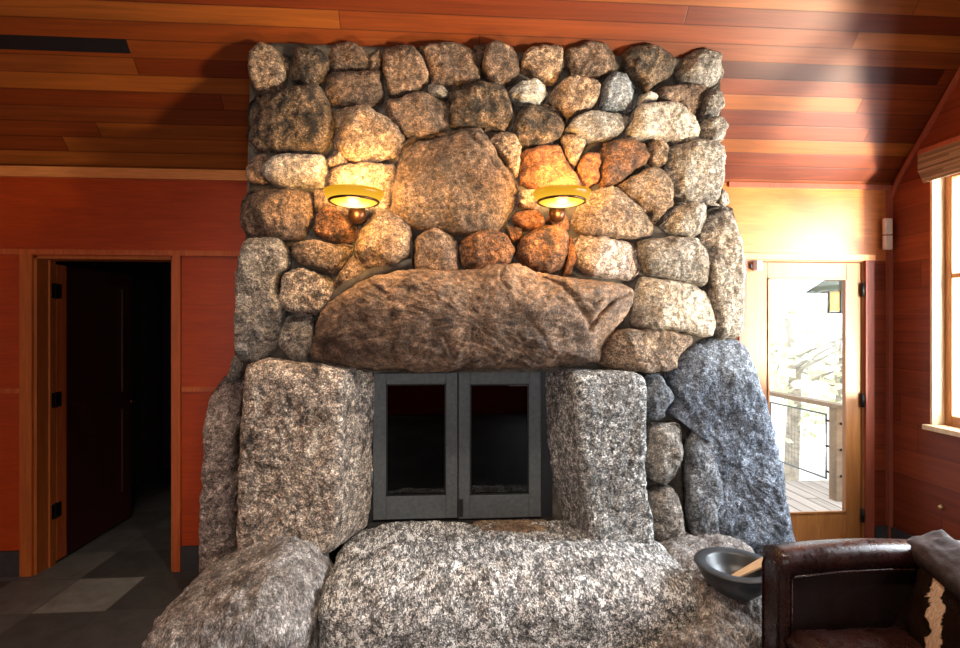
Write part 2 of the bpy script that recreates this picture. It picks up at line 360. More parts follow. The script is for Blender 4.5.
def stone(poly, Yr, bulge, depth, mat, parent, name='stone', amp=.015, sp=.0088, tilt=(0, 0), flat=4.5, grow=1.0, facets=3, lean=0, flare=None, cracks=()):
    """poly: outline in photo pixels, set out on the wall plane Yr; bulge towards the room, depth into the masonry"""
    seed = random.random()*50
    cx = sum(p[0] for p in poly)/len(poly); cy = sum(p[1] for p in poly)/len(poly)
    P3 = []
    for (x, y) in poly:
        w = at(x, y, Yr + lean*(y-cy)/100.); P3.append(w)
    P3 = resample(chaikin(P3), 400)
    per = sum((P3[i]-P3[i-1]).length for i in range(400))
    n = max(26, int(per/sp)); P = resample(P3, n)
    c = sum(P, Vector())/n
    size = per/4
    rings = max(7, int(size*.5/sp))
    # a few chopped facets
    fac = []
    for _ in range(facets):
        a = random.uniform(0, 2*math.pi); fac.append((math.cos(a), math.sin(a), random.uniform(.55, .95), random.uniform(.5, 1.3)))
    vs, fs, dirn = [], [], []
    def prof(r, q):
        h = bulge*(1-r**flat)**(1/2.0)
        for (fx, fz, d0, k) in fac:
            s_ = (q.x*fx+q.z*fz)/(size*.5)
            if s_ > d0*.62: h -= bulge*k*(s_-d0*.62)*.9
        h += (q.x*tilt[0] + q.z*tilt[1])
        return h
    back = [(.93, depth), (.99, depth*.5), (1.0, depth*.18)] if depth > .1 else [(.95, depth), (1, depth*.4)]
    if flare:
        nb_ = max(3, int(depth/.016)); back = [(1, depth*(1-i/nb_)) for i in range(nb_)]
    hw = (max(p.x for p in P)-min(p.x for p in P))/2
    def fl(p, dy):
        if not flare: return 0
        k = min(1, max(0, (p.x-c.x)/hw*(1 if flare[0] > 0 else -1)*2-.6))
        return flare[1]*k*dy
    CR = [[at(x, y, Yr) for x, y in cr[0]] for cr in cracks]
    def crack(v):
        d_ = 0
        for cr, (_, w_, dp) in zip(CR, cracks):
            for a, b in zip(cr, cr[1:]):
                ax, az = b.x-a.x, b.z-a.z; tt = max(0, min(1, ((v.x-a.x)*ax+(v.z-a.z)*az)/(ax*ax+az*az)))
                dd = ((v.x-a.x-ax*tt)**2+(v.z-a.z-az*tt)**2)/(w_*w_)
                if dd < 9: d_ = max(d_, dp*math.exp(-dd))
        return d_
    for r, dy in back:
        for p in P: vs.append(c + (p-c)*r*grow + Vector((fl(p, dy), dy, 0)))
    rs = [1 - (i/rings) for i in range(0, rings)]
    rs = [1-(1-r)**1.25*.995 for r in rs]
    for r in rs:
        for p in P:
            q = (p-c)*r; h = max(prof(r, q), -depth*.4) if r < .999 else 0
            vs.append(c + q*grow + Vector((0, -h, 0)))
    R = len(back)+len(rs)
    vs.append(c + Vector((0, -prof(0, Vector((0, 0, 0))), 0)))
    for i in range(R-1):
        for j in range(n):
            fs.append((i*n+j, i*n+(j+1) % n, (i+1)*n+(j+1) % n, (i+1)*n+j))
    for j in range(n): fs.append(((R-1)*n+j, (R-1)*n+(j+1) % n, R*n))
    fs.append(tuple(range(n-1, -1, -1)))
    nb = len(back)*n
    out = []
    for i, v in enumerate(vs):
        ring = i//n
        if i == R*n: nn = Vector((0, -1, 0))
        else:
            r = (v-c); r.y = 0
            rr = 1 if ring < len(back) else rs[ring-len(back)]
            rad = r.normalized() if r.length > 1e-6 else Vector()
            nn = (rad*rr**3 + Vector((0, -1, 0))*(1-rr**3)).normalized() if ring >= len(back) else rad
        a = amp*(.6 if i < nb else 1)
        w_ = displace(v, nn, a, seed)
        if cracks and i >= nb: w_.y += crack(v)
        w_.z = min(w_.z, ceil_z(w_.y)-.012)
        out.append(w_)
    return mesh(name, out, fs, mat, parent, True)
def lump(name, c, hs, mat, parent, n=4, res=26, amp=.02, rot=0, fn=None, sc=1.0):
    seed = random.random()*40; vs = {}; V = []; Fc = []
    def key(p):
        k = tuple(round(a, 5) for a in p)
        if k not in vs: vs[k] = len(V); V.append(Vector(p))
        return vs[k]
    for ax in range(3):
        for sg in (-1, 1):
            for i in range(res):
                for j in range(res):
                    q = []
                    for (a, b) in ((i, j), (i+1, j), (i+1, j+1), (i, j+1)):
                        p = [0, 0, 0]; p[ax] = sg
                        p[(ax+1) % 3] = math.tan((2*a/res-1)*math.pi/4); p[(ax+2) % 3] = math.tan((2*b/res-1)*math.pi/4)
                        q.append(key(p))
                    Fc.append(tuple(q))
    R_ = Matrix.Rotation(rot, 3, 'Z'); out = []
    c = Vector(c)
    for p in V:
        # blend towards a superellipsoid
        r = (abs(p.x)**n+abs(p.y)**n+abs(p.z)**n)**(-1/n); u = p*r
        if fn: u = fn(u)
        w = Vector((u.x*hs[0], u.y*hs[1], u.z*hs[2])); nn = Vector((u.x/hs[0], u.y/hs[1], u.z/hs[2])).normalized()
        w = c + R_ @ w; nn = R_ @ nn
        out.append(displace(w, nn, amp, seed))
    return mesh(name, out, Fc, mat, parent, True)

FP = empty('stone_fireplace', (0, 3.0, 0), 'massive rustic fireplace and chimney of mixed granite boulders with steel doors', 'fireplace')
def tl(x0, y0, s, pts): return [(x0+x/s, y0+y/s) for x, y in pts]
A = lambda p: tl(230, 30, 3.68, p)
B = lambda p: tl(480, 30, 3.68, p)
Cc = lambda p: tl(230, 196, 3.68, p)
D = lambda p: tl(480, 196, 3.68, p)
STN = [  # outline, material, bulge, edge?
 (A([(78,90),(110,58),(160,55),(205,80),(215,110),(205,190),(190,230),(150,238),(105,232),(85,200)]), 'tan', .07, 1),
 (A([(222,100),(240,72),(290,60),(345,75),(362,110),(352,180),(325,205),(270,212),(230,195),(222,150)]), 'dark', .07, 0),
 (A([(370,60),(450,55),(530,62),(528,105),(505,140),(450,145),(375,145)]), 'brown', .05, 0),
 (A([(530,100),(552,80),(555,145),(520,148)]), 'tan', .03, 0),
 (A([(360,155),(550,155),(555,200),(562,270),(480,280),(370,275),(355,210)]), 'brown', .05, 0),
 (A([(562,75),(610,62),(675,65),(715,120),(735,170),(710,210),(650,235),(585,255),(572,170)]), 'brown', .07, 0),
 (A([(695,80),(760,58),(850,62),(905,90),(912,180),(870,205),(810,215),(750,195),(735,150),(715,105)]), 'brown', .07, 0),
 (A([(893,68),(950,60),(928,100),(915,180),(905,95)]), 'brown', .03, 0),
 (A([(78,270),(110,245),(200,240),(330,218),(362,262),(380,330),(370,400),(345,445),(250,440),(180,450),(100,445),(70,400),(72,320)]), 'dark', .08, 1),
 (A([(395,300),(450,292),(510,295),(560,330),(610,365),(645,400),(625,440),(600,465),(540,480),(480,500),(430,480),(395,440),(385,370)]), 'tan', .09, 0),
 (A([(580,265),(640,260),(700,230),(725,240),(760,255),(800,262),(805,350),(780,385),(700,390),(650,398),(610,355),(585,310)]), 'brown', .06, 0),
 (A([(728,212),(745,200),(800,230),(798,256),(735,242)]), 'grey', .04, 0),
 ([(450,93),(465,90),(480,85),(497,87),(506,96),(509,110),(510,122),(504,133),(488,129),(468,127),(452,128),(449,112)], 'dark', .09, 0),
 (A([(360,460),(395,440),(430,480),(440,500),(400,515),(362,510)]), 'tan', .04, 0),
 (A([(62,500),(90,465),(128,462),(138,480),(128,510),(148,570),(110,570),(72,560)]), 'brown', .05, 1),
 (A([(135,505),(165,475),(240,465),(330,460),(355,480),(360,540),(350,575),(300,580),(220,585),(160,565),(138,540)]), 'pale', .07, 0),
 (A([(368,520),(430,502),(540,492),(605,500),(600,570),(595,648),(560,690),(450,700),(375,680),(365,600)]), 'tan', .05, 0),
 ([(394,190),(396,165),(403,146),(415,138),(440,135),(462,129),(480,131),(488,144),(500,162),(514,179),(517,190),(515,205),(503,222),(495,234),(470,233),(445,231),(420,229),(405,222),(396,215)], 'brown', .12, 0),
 ([(485,131),(500,130),(514,138),(520,150),(519,172),(516,178),(503,160),(491,144)], 'tan', .06, 0),
 ([(243,205),(246,195),(260,191),(300,190),(312,194),(313,205),(310,225),(300,238),(285,241),(265,237),(247,236),(242,220)], 'brown', .09, 1),
 ([(314,190),(325,187),(334,195),(334,206),(325,212),(315,210)], 'brown', .05, 0),
 (Cc([(320,70),(350,50),(420,50),(460,90),(468,140),(440,165),(370,165),(305,140)]), 'oranged', .08, 0),
 (Cc([(470,160),(500,100),(520,60),(570,50),(640,80),(665,150),(655,220),(610,260),(520,280),(485,245),(460,205)]), 'tan', .10, 0),
 (Cc([(245,170),(445,180),(430,230),(380,290),(320,270),(250,245),(222,215)]), 'tan', .07, 0),
 (Cc([(450,222),(480,250),(508,290),(470,320),(400,352),(380,325),(415,280)]), 'tan', .05, 0),
 (Cc([(680,155),(765,120),(815,150),(838,190),(838,280),(790,300),(740,290),(682,265)]), 'brown', .10, 0),
 ([(463,239),(475,233),(490,231),(505,236),(514,250),(510,262),(497,269),(480,274),(466,268),(461,255)], 'oranged', .09, 0),
 (Cc([(50,190),(80,162),(180,160),(212,205),(210,265),(170,300),(165,350),(190,400),(195,470),(180,540),(110,600),(40,590),(30,450),(38,300)]), 'grey', .09, 1),
 (Cc([(185,330),(200,290),(260,265),(340,290),(370,320),(380,370),(350,420),(290,435),(220,425),(190,390)]), 'saltw', .08, 0),
 (Cc([(205,455),(240,435),(300,440),(302,560),(280,605),(220,600),(180,555),(185,490)]), 'grey', .06, 0),
 ([(518,192),(535,192),(540,205),(536,209),(519,207)], 'tan', .05, 0),
 (D([(125,70),(170,50),(225,60),(240,100),(210,125),(160,120),(120,90)]), 'orange', .06, 0),
 (D([(95,110),(130,105),(155,125),(145,165),(115,175),(100,140)]), 'oranged', .04, 0),
 (D([(150,160),(200,125),(260,110),(310,140),(320,200),(305,270),(240,285),(170,255),(140,220)]), 'oranged', .10, 0),
 (D([(312,150),(340,160),(352,230),(330,300),(306,290),(322,220)]), 'orange', .05, 0),
 (D([(258,68),(318,70),(325,120),(305,130),(262,108),(245,92)]), 'orange', .04, 0),
 ([(572,218),(586,200),(605,190),(618,188),(634,203),(652,225),(650,236),(630,239),(605,237),(578,233)], 'tan', .08, 0),
 (D([(355,150),(470,155),(560,170),(582,210),(582,280),(555,310),(490,300),(400,290),(350,250),(342,190)]), 'sidef', .09, 0),
 (D([(590,160),(680,152),(790,155),(815,210),(832,280),(815,335),(760,325),(660,300),(600,285),(585,210)]), 'grey', .09, 0),
 (D([(690,40),(830,32),(825,90),(800,150),(700,145),(665,110),(685,90)]), 'grey', .07, 0),
 (D([(845,50),(925,45),(945,120),(950,250),(952,400),(945,510),(870,520),(850,480),(840,400),(830,300),(810,200),(810,130)]), 'grey', .09, 1),
 (D([(600,300),(700,315),(820,345),(835,400),(850,470),(830,512),(720,500),(620,490),(565,475),(570,400),(580,340)]), 'pale', .10, 0),
 (D([(470,510),(510,490),(620,490),(760,510),(768,540),(720,600),(710,635),(600,642),(520,642),(450,620),(450,560)]), 'tan', .11, 0),
 (B([(10,140),(25,80),(70,55),(120,65),(145,100),(140,165),(110,200),(60,210),(20,180)]), 'brown', .09, 0),
 (B([(148,130),(175,85),(230,62),(300,75),(300,150),(270,200),(230,195),(150,150)]), 'tan', .08, 0),
 (B([(308,85),(400,58),(490,65),(510,90),(500,140),(460,170),(400,195),(330,160),(312,130)]), 'brown', .08, 0),
 (B([(520,100),(550,70),(600,65),(680,85),(715,120),(705,160),(650,200),(610,225),(590,200),(560,170),(525,140)]), 'dark', .09, 0),
 (B([(720,120),(750,80),(820,72),(880,100),(900,150),(880,200),(830,215),(760,200),(720,160)]), 'grey', .07, 1),
 (B([(105,225),(140,195),(200,190),(240,210),(245,245),(220,270),(150,275),(110,255)]), 'white', .08, 0),
 (B([(120,380),(140,320),(180,280),(240,270),(300,300),(310,350),(290,400),(240,430),(180,440),(125,410)]), 'dark', .09, 0),
 (B([(258,250),(280,205),(340,185),(430,210),(432,260),(400,300),(350,320),(310,320),(265,290)]), 'tan', .09, 0),
 (B([(450,210),(480,165),(540,170),(575,230),(570,280),(520,310),(440,300)]), 'blueg', .08, 0),
 (B([(320,360),(360,325),(430,312),(520,310),(545,330),(520,375),(470,400),(400,415),(350,400),(315,375)]), 'grey', .09, 0),
 (B([(590,230),(650,250),(640,268),(580,275)]), 'white', .05, 0),
 (B([(572,290),(630,272),(720,275),(780,320),(805,360),(800,410),(720,415),(640,408),(540,400),(555,350)]), 'pale', .09, 0),
 (B([(655,220),(740,205),(820,210),(830,260),(810,320),(770,305),(720,270),(660,260)]), 'brown', .05, 0),
 (B([(830,220),(880,225),(892,280),(870,320),(815,330),(812,290)]), 'grey', .06, 1),
 (B([(815,335),(880,325),(900,360),(895,405),(850,420),(810,410)]), 'grey', .07, 1),
 (B([(620,420),(650,410),(690,430),(680,500),(650,515),(620,480)]), 'tan', .05, 0),
 (B([(680,440),(720,420),(880,420),(885,560),(870,640),(760,640),(715,610),(690,560),(680,500)]), 'grey', .09, 1),
 (B([(155,450),(230,430),(290,430),(310,470),(335,530),(370,580),(300,590),(200,590),(150,570),(150,500)]), 'orange', .07, 0),
 (B([(300,400),(330,385),(380,420),(360,480),(345,515),(320,470)]), 'tan', .05, 0),
 (B([(352,515),(385,458),(430,465),(438,495),(435,560),(380,590),(358,550)]), 'orange', .06, 0),
 (B([(430,450),(470,415),(540,405),(610,425),(620,475),(560,530),(510,568),(442,578),(443,490)]), 'oranged', .07, 0),
 (B([(400,600),(440,585),(495,575),(545,640),(520,660),(410,650)]), 'tan', .04, 0),
 ([(619,186),(635,175),(651,167),(665,173),(671,193),(671,205),(660,218),(655,223),(642,208),(628,196)], 'tan', .06, 0),
 ([(719,190),(727,195),(728,205),(716,205)], 'grey', .04, 1),
 ([(676,203),(700,200),(724,204),(722,207),(700,205),(680,206)], 'grey', .03, 0),
]
def Yface(px, py):   # the chimney face leans back slightly towards the top
    return 2.99 + max(0, (300-py))/260*.10
for poly, mt, bl, edge in STN:
    ck = [([(466,133),(476,150),(492,165),(505,180),(512,196)], .012, .03), ([(398,205),(430,212),(470,214)], .008, .012)] if len(poly) == 19 and poly[0] == (394,190) else ()
    cy = sum(p[1] for p in poly)/len(poly); cx = sum(p[0] for p in poly)/len(poly)
    Y = Yface(cx, cy)+.02
    stone(poly, Y, bl, .46 if edge else .09, M[mt], FP, grow=1.05, flat=random.choice((6, 9, 13)), facets=random.choice((1, 2, 3)), tilt=(random.uniform(-.14, .14), random.uniform(-.14, .12)), cracks=ck)
# lower piers
stone([(210,395),(222,378),(236,368),(246,365),(247,385),(243,405),(240,440),(239,500),(239,560),(225,590),(204,578),(204,540),(208,470),(208,420)], 3.2, .12, .38, M['sidef'], FP, amp=.02, tilt=(-.25, 0))
stone([(233,362),(238,349),(246,352),(253,360),(247,370),(233,380),(226,384)], 3.12, .05, .4, M['grey'], FP)
def prism_stone(front, back_side, mat, name='pier_stone'):
    pass
stone([(248,364),(262,359),(290,362),(325,365),(346,370),(347,400),(345,450),(344,500),(340,545),(330,552),(290,556),(238,560),(239,510),(241,460),(243,420),(245,390)], 2.90, .07, .32, M['saltw'], FP, name='pier_stone', amp=.015, flat=14, facets=0, sp=.010, flare=(1, .46))
# right pier
stone([(571,373),(585,371),(643,372),(645,395),(644,420),(643,440),(643,465),(646,500),(652,520),(651,556),(625,560),(600,560),(588,556),(585,520),(576,470),(572,420)], 2.89, .07, .32, M['salt'], FP, name='pier_stone', amp=.014, flat=16, facets=0, sp=.010, flare=(-1, -.34))
stone([(646,374),(660,373),(668,386),(674,398),(664,408),(662,418),(649,420),(646,400)], 2.98, .06, .12, M['blueg'], FP)
stone([(651,425),(665,423),(681,423),(683,440),(680,470),(666,485),(650,480),(645,462),(651,445)], 2.97, .07, .12, M['grey'], FP)
stone([(651,495),(660,488),(670,485),(680,500),(686,530),(686,556),(655,556),(650,530)], 2.97, .08, .12, M['grey'], FP)
stone([(662,374),(690,345),(703,338),(740,338),(750,362),(765,410),(778,470),(788,530),(793,572),(760,575),(735,575),(705,574),(694,550),(689,510),(687,470),(688,445),(694,432),(686,420),(674,417),(665,411),(673,398)], 3.04, .10, .5, M['blue'], FP, name='slate_slab', amp=.02, flat=8, facets=0, sp=.013, tilt=(.05, 0))
stone([(689,445),(697,429),(708,424),(714,432),(716,460),(722,490),(716,520),(722,560),(700,560),(692,530),(688,490)], 2.96, .04, .10, M['blueg'], FP, facets=1)
# the lintel boulder
def lint(u): return u
stone([(312,342),(315,322),(327,306),(343,294),(360,284),(378,276),(400,271),(440,270),(478,272),(500,266),(520,268),(545,275),(585,280),(615,283),(630,291),(628,308),(620,322),(610,335),(602,348),(600,362),(575,366),(520,370),(450,371),(400,372),(350,369),(322,364),(312,355)],
      2.98, .25, .35, M['lintel'], FP, name='lintel_boulder', amp=.020, flat=2.3, facets=0, sp=.010, tilt=(0, .25),
      cracks=[([(366,282),(382,290),(393,303),(397,322),(394,350),(396,368)], .010, .022), ([(499,268),(497,284),(503,292)], .010, .02), ([(534,274),(556,288),(566,302),(578,318),(584,330)], .012, .035), ([(584,328),(592,314),(606,300),(622,294)], .014, .035), ([(565,300),(585,305),(592,300)], .009, .02), ([(432,322),(445,336),(450,352)], .007, .012), ([(520,318),(536,334),(545,350)], .007, .014), ([(470,340),(500,352),(530,360)], .007, .010)])
# mortar core
core = MB()
def P2(px, py, Y): q = at(px, py, Y); return (q.x, q.z)
Yc = 3.075
top = [P2(x, y, Yc+.06) for x, y in ((254, 62), (254, 150), (248, 215), (243, 300), (241, 372), (735, 345), (736, 250), (722, 200), (716, 100), (714, 65))]
zt = ceil_z(Yc+.10)
poly = [P2(262, 44, Yc+.1), P2(254, 60, Yc+.1), P2(250, 150, Yc+.05), P2(247, 215, Yc), P2(245, 300, Yc), P2(245, 372, Yc), P2(735, 372, Yc), P2(732, 250, Yc), P2(718, 200, Yc+.05), P2(716, 70, Yc+.1), P2(712, 48, Yc+.1)]
n = len(poly)
lean = [.085, .08, .05, .02, 0, 0, 0, 0, .03, .08, .085]
vs = [(x, Yc-.03+l, min(z, ceil_z(Yc-.03+l)-.01)) for (x, z), l in zip(poly, lean)] + [(x, WY-.002, z) for (x, z) in poly]
vs[n] = (vs[0][0], WY-.002, WT-.012); vs[2*n-1] = (vs[n-1][0], WY-.002, WT-.012)
vs[n+1] = (vs[1][0], WY-.002, WT-.05); vs[2*n-2] = (vs[n-2][0], WY-.002, WT-.05)
core.add(vs, [tuple(range(n)), tuple(range(2*n-1, n-1, -1))] + [(i, i+n, (i+1) % n + n, (i+1) % n) for i in range(n)])
lx0, lx1 = at(368, 450, 3.17).x, at(552, 450, 3.17).x
ztop = at(480, 372, Yc).z
core.add(*(lambda b: (b.v, b.f))(MB().prism([P2(252, 375, 3.06), (P2(250, 575, 3.06)[0], 0), (lx0, 0), (lx0, ztop+.02)], 3.19, WY-.002)))
core.add(*(lambda b: (b.v, b.f))(MB().prism([P2(232, 385, 3.3), (P2(214, 585, 3.3)[0], 0), (P2(262, 585, 3.3)[0], 0), P2(262, 375, 3.3)], 3.30, WY-.002)))
core.add(*(lambda b: (b.v, b.f))(MB().prism([(lx1, ztop+.02), (lx1, 0), P2(775, 585, 3.1), P2(735, 352, 3.06)], 3.19, WY-.002)))
core.add(*(lambda b: (b.v, b.f))(MB().prism([P2(250, 375, 3.06), (P2(250, 575, 3.06)[0], 0), (P2(335, 575, 3.06)[0], 0), P2(335, 375, 3.06)], 3.04, 3.25)))
core.add(*(lambda b: (b.v, b.f))(MB().prism([P2(600, 375, 3.06), (P2(600, 575, 3.06)[0], 0), (P2(770, 575, 3.06)[0], 0), P2(738, 360, 3.06)], 3.06, 3.25)))
core.done('mortar_core', M['mortar'], FP)
# cap of smooth mortar against the ceiling
cap = MB(); pts = []
for x in range(262, 716, 12):
    q = at(x, 47 + 2*math.sin(x*.11), 3.11); pts.append((q.x, min(q.y+.01, 3.14), min(q.z, ceil_z(3.11)-.02)))
cap.tube(pts, [.035]+[.045]*(len(pts)-2)+[.03], 10)
cap.done('mortar_cap', M['mortar'], FP, True)
# smooth mortar fillet above the left of the lintel
MB().tube([at(x, y, 2.99) for x, y in ((318, 314), (333, 298), (350, 285), (370, 275), (392, 267), (412, 262))], [.02, .03, .035, .035, .03, .02], 10).done('mortar_fillet', M['mortar'], FP, True)
# firebox
fb = MB()
zb = at(455, 521, 3.15).z; zt_ = at(455, 371, 3.15).z + .02
fb.box(lx0, lx1, WY-.06, WY-.01, 0, zt_+.1); fb.box(lx0-.002, lx0+.02, 3.22, WY-.05, 0, zt_+.1); fb.box(lx1-.02, lx1+.002, 3.22, WY-.05, 0, zt_+.1)
fb.box(lx0, lx1, 3.2, WY-.05, zt_, zt_+.06); fb.box(lx0, lx1, 3.15, WY-.05, zb-.06, zb)
fb.done('firebox', M['soot'], FP)
# steel doors
def fire_door(px0, px1, gx0, gx1, y0, y1, gy0, gy1, Y=3.15):
    x0, x1 = at(px0, 445, Y).x, at(px1, 445, Y).x; a0, a1 = at(gx0, 445, Y).x, at(gx1, 445, Y).x
    z1, z0 = at((px0+px1)/2, y0, Y).z, at((px0+px1)/2, y1, Y).z
    c1, c0 = at((px0+px1)/2, gy0, Y).z, at((px0+px1)/2, gy1, Y).z
    m = MB(); m.box(x0, a0, Y, Y+.035, z0, z1); m.box(a1, x1, Y, Y+.035, z0, z1)
    m.box(a0, a1, Y, Y+.035, z0, c0); m.box(a0, a1, Y, Y+.035, c1, z1)
    o = m.done('fire_door', M['iron'], FP, bevel=.003)
    box('glass_pane', M['fireglass'], o, a0-.002, a1+.002, Y+.014, Y+.019, c0-.002, c1+.002)
    b = MB()
    for (p, q, r, s) in ((a0, a0+.008, c0, c1), (a1-.008, a1, c0, c1), (a0, a1, c0, c0+.008), (a0, a1, c1-.008, c1)): b.box(p, q, Y+.003, Y+.013, r, s)
    b.done('glazing_bead', M['black'], o)
    return o
dL = fire_door(373, 457.5, 386, 446, 373, 519, 384, 496)
dR = fire_door(458.5, 541, 470, 529, 372, 518, 384, 495)
for y in (404, 479):
    q = at(371.5, y, 3.14); MB().tube([q + Vector((0, 0, -.045)), q + Vector((0, 0, .045))], .010, 10).done('hinge', M['iron'], dL, True)
q = at(461, 508, 3.14); box('latch', M['black'], dR, q.x-.012, q.x+.012, 3.128, 3.152, q.z-.05, q.z+.05, bevel=.002)
fr = MB(); x0, x1 = at(369, 445, 3.15).x, at(548, 445, 3.15).x
fr.box(x0-.02, at(372.5, 445, 3.15).x, 3.155, 3.21, zb, zt_); fr.box(at(541.5, 445, 3.15).x, x1+.03, 3.165, 3.22, zb, zt_); fr.box(x0, x1, 3.19, 3.23, zt_-.02, zt_+.03)
fr.done('door_surround', M['black'], FP)
# hearth boulders
def hfn(u):
    u = u.copy()
    if u.y < 0: u.z -= .10*(-u.y)**2*(1 if u.z > 0 else 0)      # top rolls towards the room
    if u.z > 0 and u.y < 0: u.y -= .10*u.z*u.y
    return u
HX0, HX1 = -.60, 1.27
lump('hearth_boulder', ((HX0+HX1)/2, 2.78, .195), ((HX1-HX0)/2, .50, .26), M['hearth'], FP, n=5.5, res=64, amp=.017, fn=hfn)
def lfn(u):
    u = u.copy()
    k = (u.x+1)/2
    if u.z > 0: u.z *= .55 + .50*min(1, k*1.35) - .12*max(0, u.x-.6)
    if u.z > 0: u.x *= 1-.10*u.z
    return u
lump('hearth_boulder', (-.945, 2.62, .235), (.37, .46, .30), M['hearthb'], FP, n=3.2, res=44, amp=.022, fn=lfn)
lump('hearth_stone', (1.39, 2.50, .19), (.215, .26, .195), M['hearthb'], FP, n=3.4, res=30, amp=.025)
lump('hearth_stone', (1.14, 2.17, .14), (.20, .14, .20), M['hearthb'], FP, n=3, res=28, amp=.04, rot=.5)
lump('hearth_stone', (1.0, 2.14, .10), (.25, .14, .16), M['hearth'], FP, n=3, res=28, amp=.04, rot=-.1)
lump('hearth_stone', (1.45, 2.86, .2), (.28, .20, .22), M['hearthb'], FP, n=4, res=22, amp=.03)
for (a, b, m_) in ((376, 470, 'hearth'), (472, 556, 'tan')):
    xa, xb = at(a, 520, 3.08).x, at(b, 520, 3.08).x
    lump('flagstone', ((xa+xb)/2, 3.08, zb-.04), ((xb-xa)/2, .10, .04), M[m_], FP, n=5, res=22, amp=.008)

# ---------------------------------------------------------------- room shell
LX, BY, RIDGE = -4.4, -3.2, 1.3
ridge_z = ceil_z(RIDGE)
# openings in the back wall
D1 = (-2.686, -1.80, 0, 2.10)
D2 = (2.165, 3.085, 0, 2.115)
T = .15
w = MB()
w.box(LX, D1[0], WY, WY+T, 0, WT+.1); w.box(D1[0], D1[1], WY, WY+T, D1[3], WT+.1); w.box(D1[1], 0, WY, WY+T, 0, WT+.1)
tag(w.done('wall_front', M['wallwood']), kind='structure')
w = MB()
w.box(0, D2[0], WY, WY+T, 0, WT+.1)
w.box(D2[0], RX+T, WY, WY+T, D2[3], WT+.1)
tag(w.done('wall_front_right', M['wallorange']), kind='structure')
tag(box('wall_front_corner', M['siding'], None, D2[1], RX+T, WY, WY+T, 0, D2[3]), kind='structure')  # darker boards here stand in for the shade beside the glazed door
WN = (0.75, 3.29, .967, 2.70)     # window in the right wall: y0,y1,z0,z1
w = MB()
w.box(RX, RX+T, BY, WN[0], 0, 2.9); w.box(RX, RX+T, WN[1], WY, 0, WT); w.box(RX, RX+T, WN[0], WN[1], 0, WN[2])
w.add([(RX, WN[0], WN[3]), (RX, WY, WN[3]-.04), (RX, RIDGE, ridge_z), (RX, BY, 2.6), (RX+T, WN[0], WN[3]), (RX+T, WY, WN[3]-.04), (RX+T, RIDGE, ridge_z), (RX+T, BY, 2.6)], [(0, 1, 2, 3), (7, 6, 5, 4), (0, 4, 5, 1), (1, 5, 6, 2), (2, 6, 7, 3), (3, 7, 4, 0)])
tag(w.done('wall_right', M['siding']), kind='structure')
w = MB(); w.box(LX-T, LX, BY, WY+T, 0, 2.7)
w.add([(LX, WY, 2.7), (LX, RIDGE, ridge_z), (LX, BY, 2.7), (LX-T, WY, 2.7), (LX-T, RIDGE, ridge_z), (LX-T, BY, 2.7)], [(0, 1, 2), (5, 4, 3), (0, 3, 4, 1), (1, 4, 5, 2)])
tag(w.done('wall_left', M['wallwood']), kind='structure')
# wall behind the viewer, two unseen openings added to let light in
w = MB()
xs = [LX, -2.7, -1.5, 1.2, 2.4, RX]
for i in (0, 2, 4): w.box(xs[i], xs[i+1], BY-T, BY, 0, 2.9)
for i in (1, 3): w.box(xs[i], xs[i+1], BY-T, BY, 0, .5); w.box(xs[i], xs[i+1], BY-T, BY, 2.5, 2.9)
tag(w.done('wall_back', M['wallwood']), kind='structure')
# ceiling: two slopes
th = .12
def slab(Ya, Za, Yb, Zb):
    return MB().hexa([(LX-T, Ya, Za), (RX+T, Ya, Za), (RX+T, Yb, Zb), (LX-T, Yb, Zb), (LX-T, Ya, Za+th), (RX+T, Ya, Za+th), (RX+T, Yb, Zb+th), (LX-T, Yb, Zb+th)])
c_ = slab(WY+T, ceil_z(WY+T), RIDGE, ridge_z); d_ = slab(RIDGE, ridge_z, BY-T, 2.72)
c_.add(d_.v, d_.f); tag(c_.done('ceiling', M['ceiling']), kind='structure')
f_ = MB(); f_.box(LX-T, RX+T, BY-T, WY+T, -.08, 0)
tag(f_.done('floor', M['tiles']), kind='structure')
# hall behind the left door
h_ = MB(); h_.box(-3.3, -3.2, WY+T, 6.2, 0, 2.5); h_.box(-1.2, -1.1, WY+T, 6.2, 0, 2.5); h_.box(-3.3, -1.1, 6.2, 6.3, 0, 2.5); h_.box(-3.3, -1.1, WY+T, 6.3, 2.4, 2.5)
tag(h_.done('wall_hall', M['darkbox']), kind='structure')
tag(box('floor_hall', M['tiles'], None, -3.3, -1.1, WY+T, 6.3, -.08, 0), kind='structure')
# baseboards, trims
zbs = .165
tag(box('baseboard_left', M['base'], None, LX, D1[0]-.075, WY-.018, WY, 0, zbs), kind='structure')
tag(box('baseboard_middle', M['base'], None, D1[1]+.055, at(222, 560, WY).x+.1, WY-.018, WY, 0, zbs), kind='structure')
tag(box('baseboard_corner', M['base'], None, D2[1]+.07, RX, WY-.018, WY, 0, zbs), kind='structure')
tag(box('baseboard_right', M['base'], None, RX-.018, RX, BY, WY-.018, 0, zbs), kind='structure')
cxl, cxr = at(246, 178, WY).x, at(735, 185, WY).x
tag(box('trim_1', M['trimorange'], None, LX, cxl+.1, WY-.03, WY, WT-.055, WT+.012), kind='structure')
tag(box('trim_2', M['trimdark'], None, cxr-.05, RX, WY-.015, WY, WT-.03, WT+.005), kind='structure')
zr = 1.217
r_ = MB(); r_.box(LX, D1[0]-.075, WY-.014, WY, zr-.02, zr+.012); r_.box(D1[1]+.055, at(236, 388, WY).x+.1, WY-.014, WY, zr-.02, zr+.012)
tag(r_.done('trim_3', M['trimred']), kind='structure')
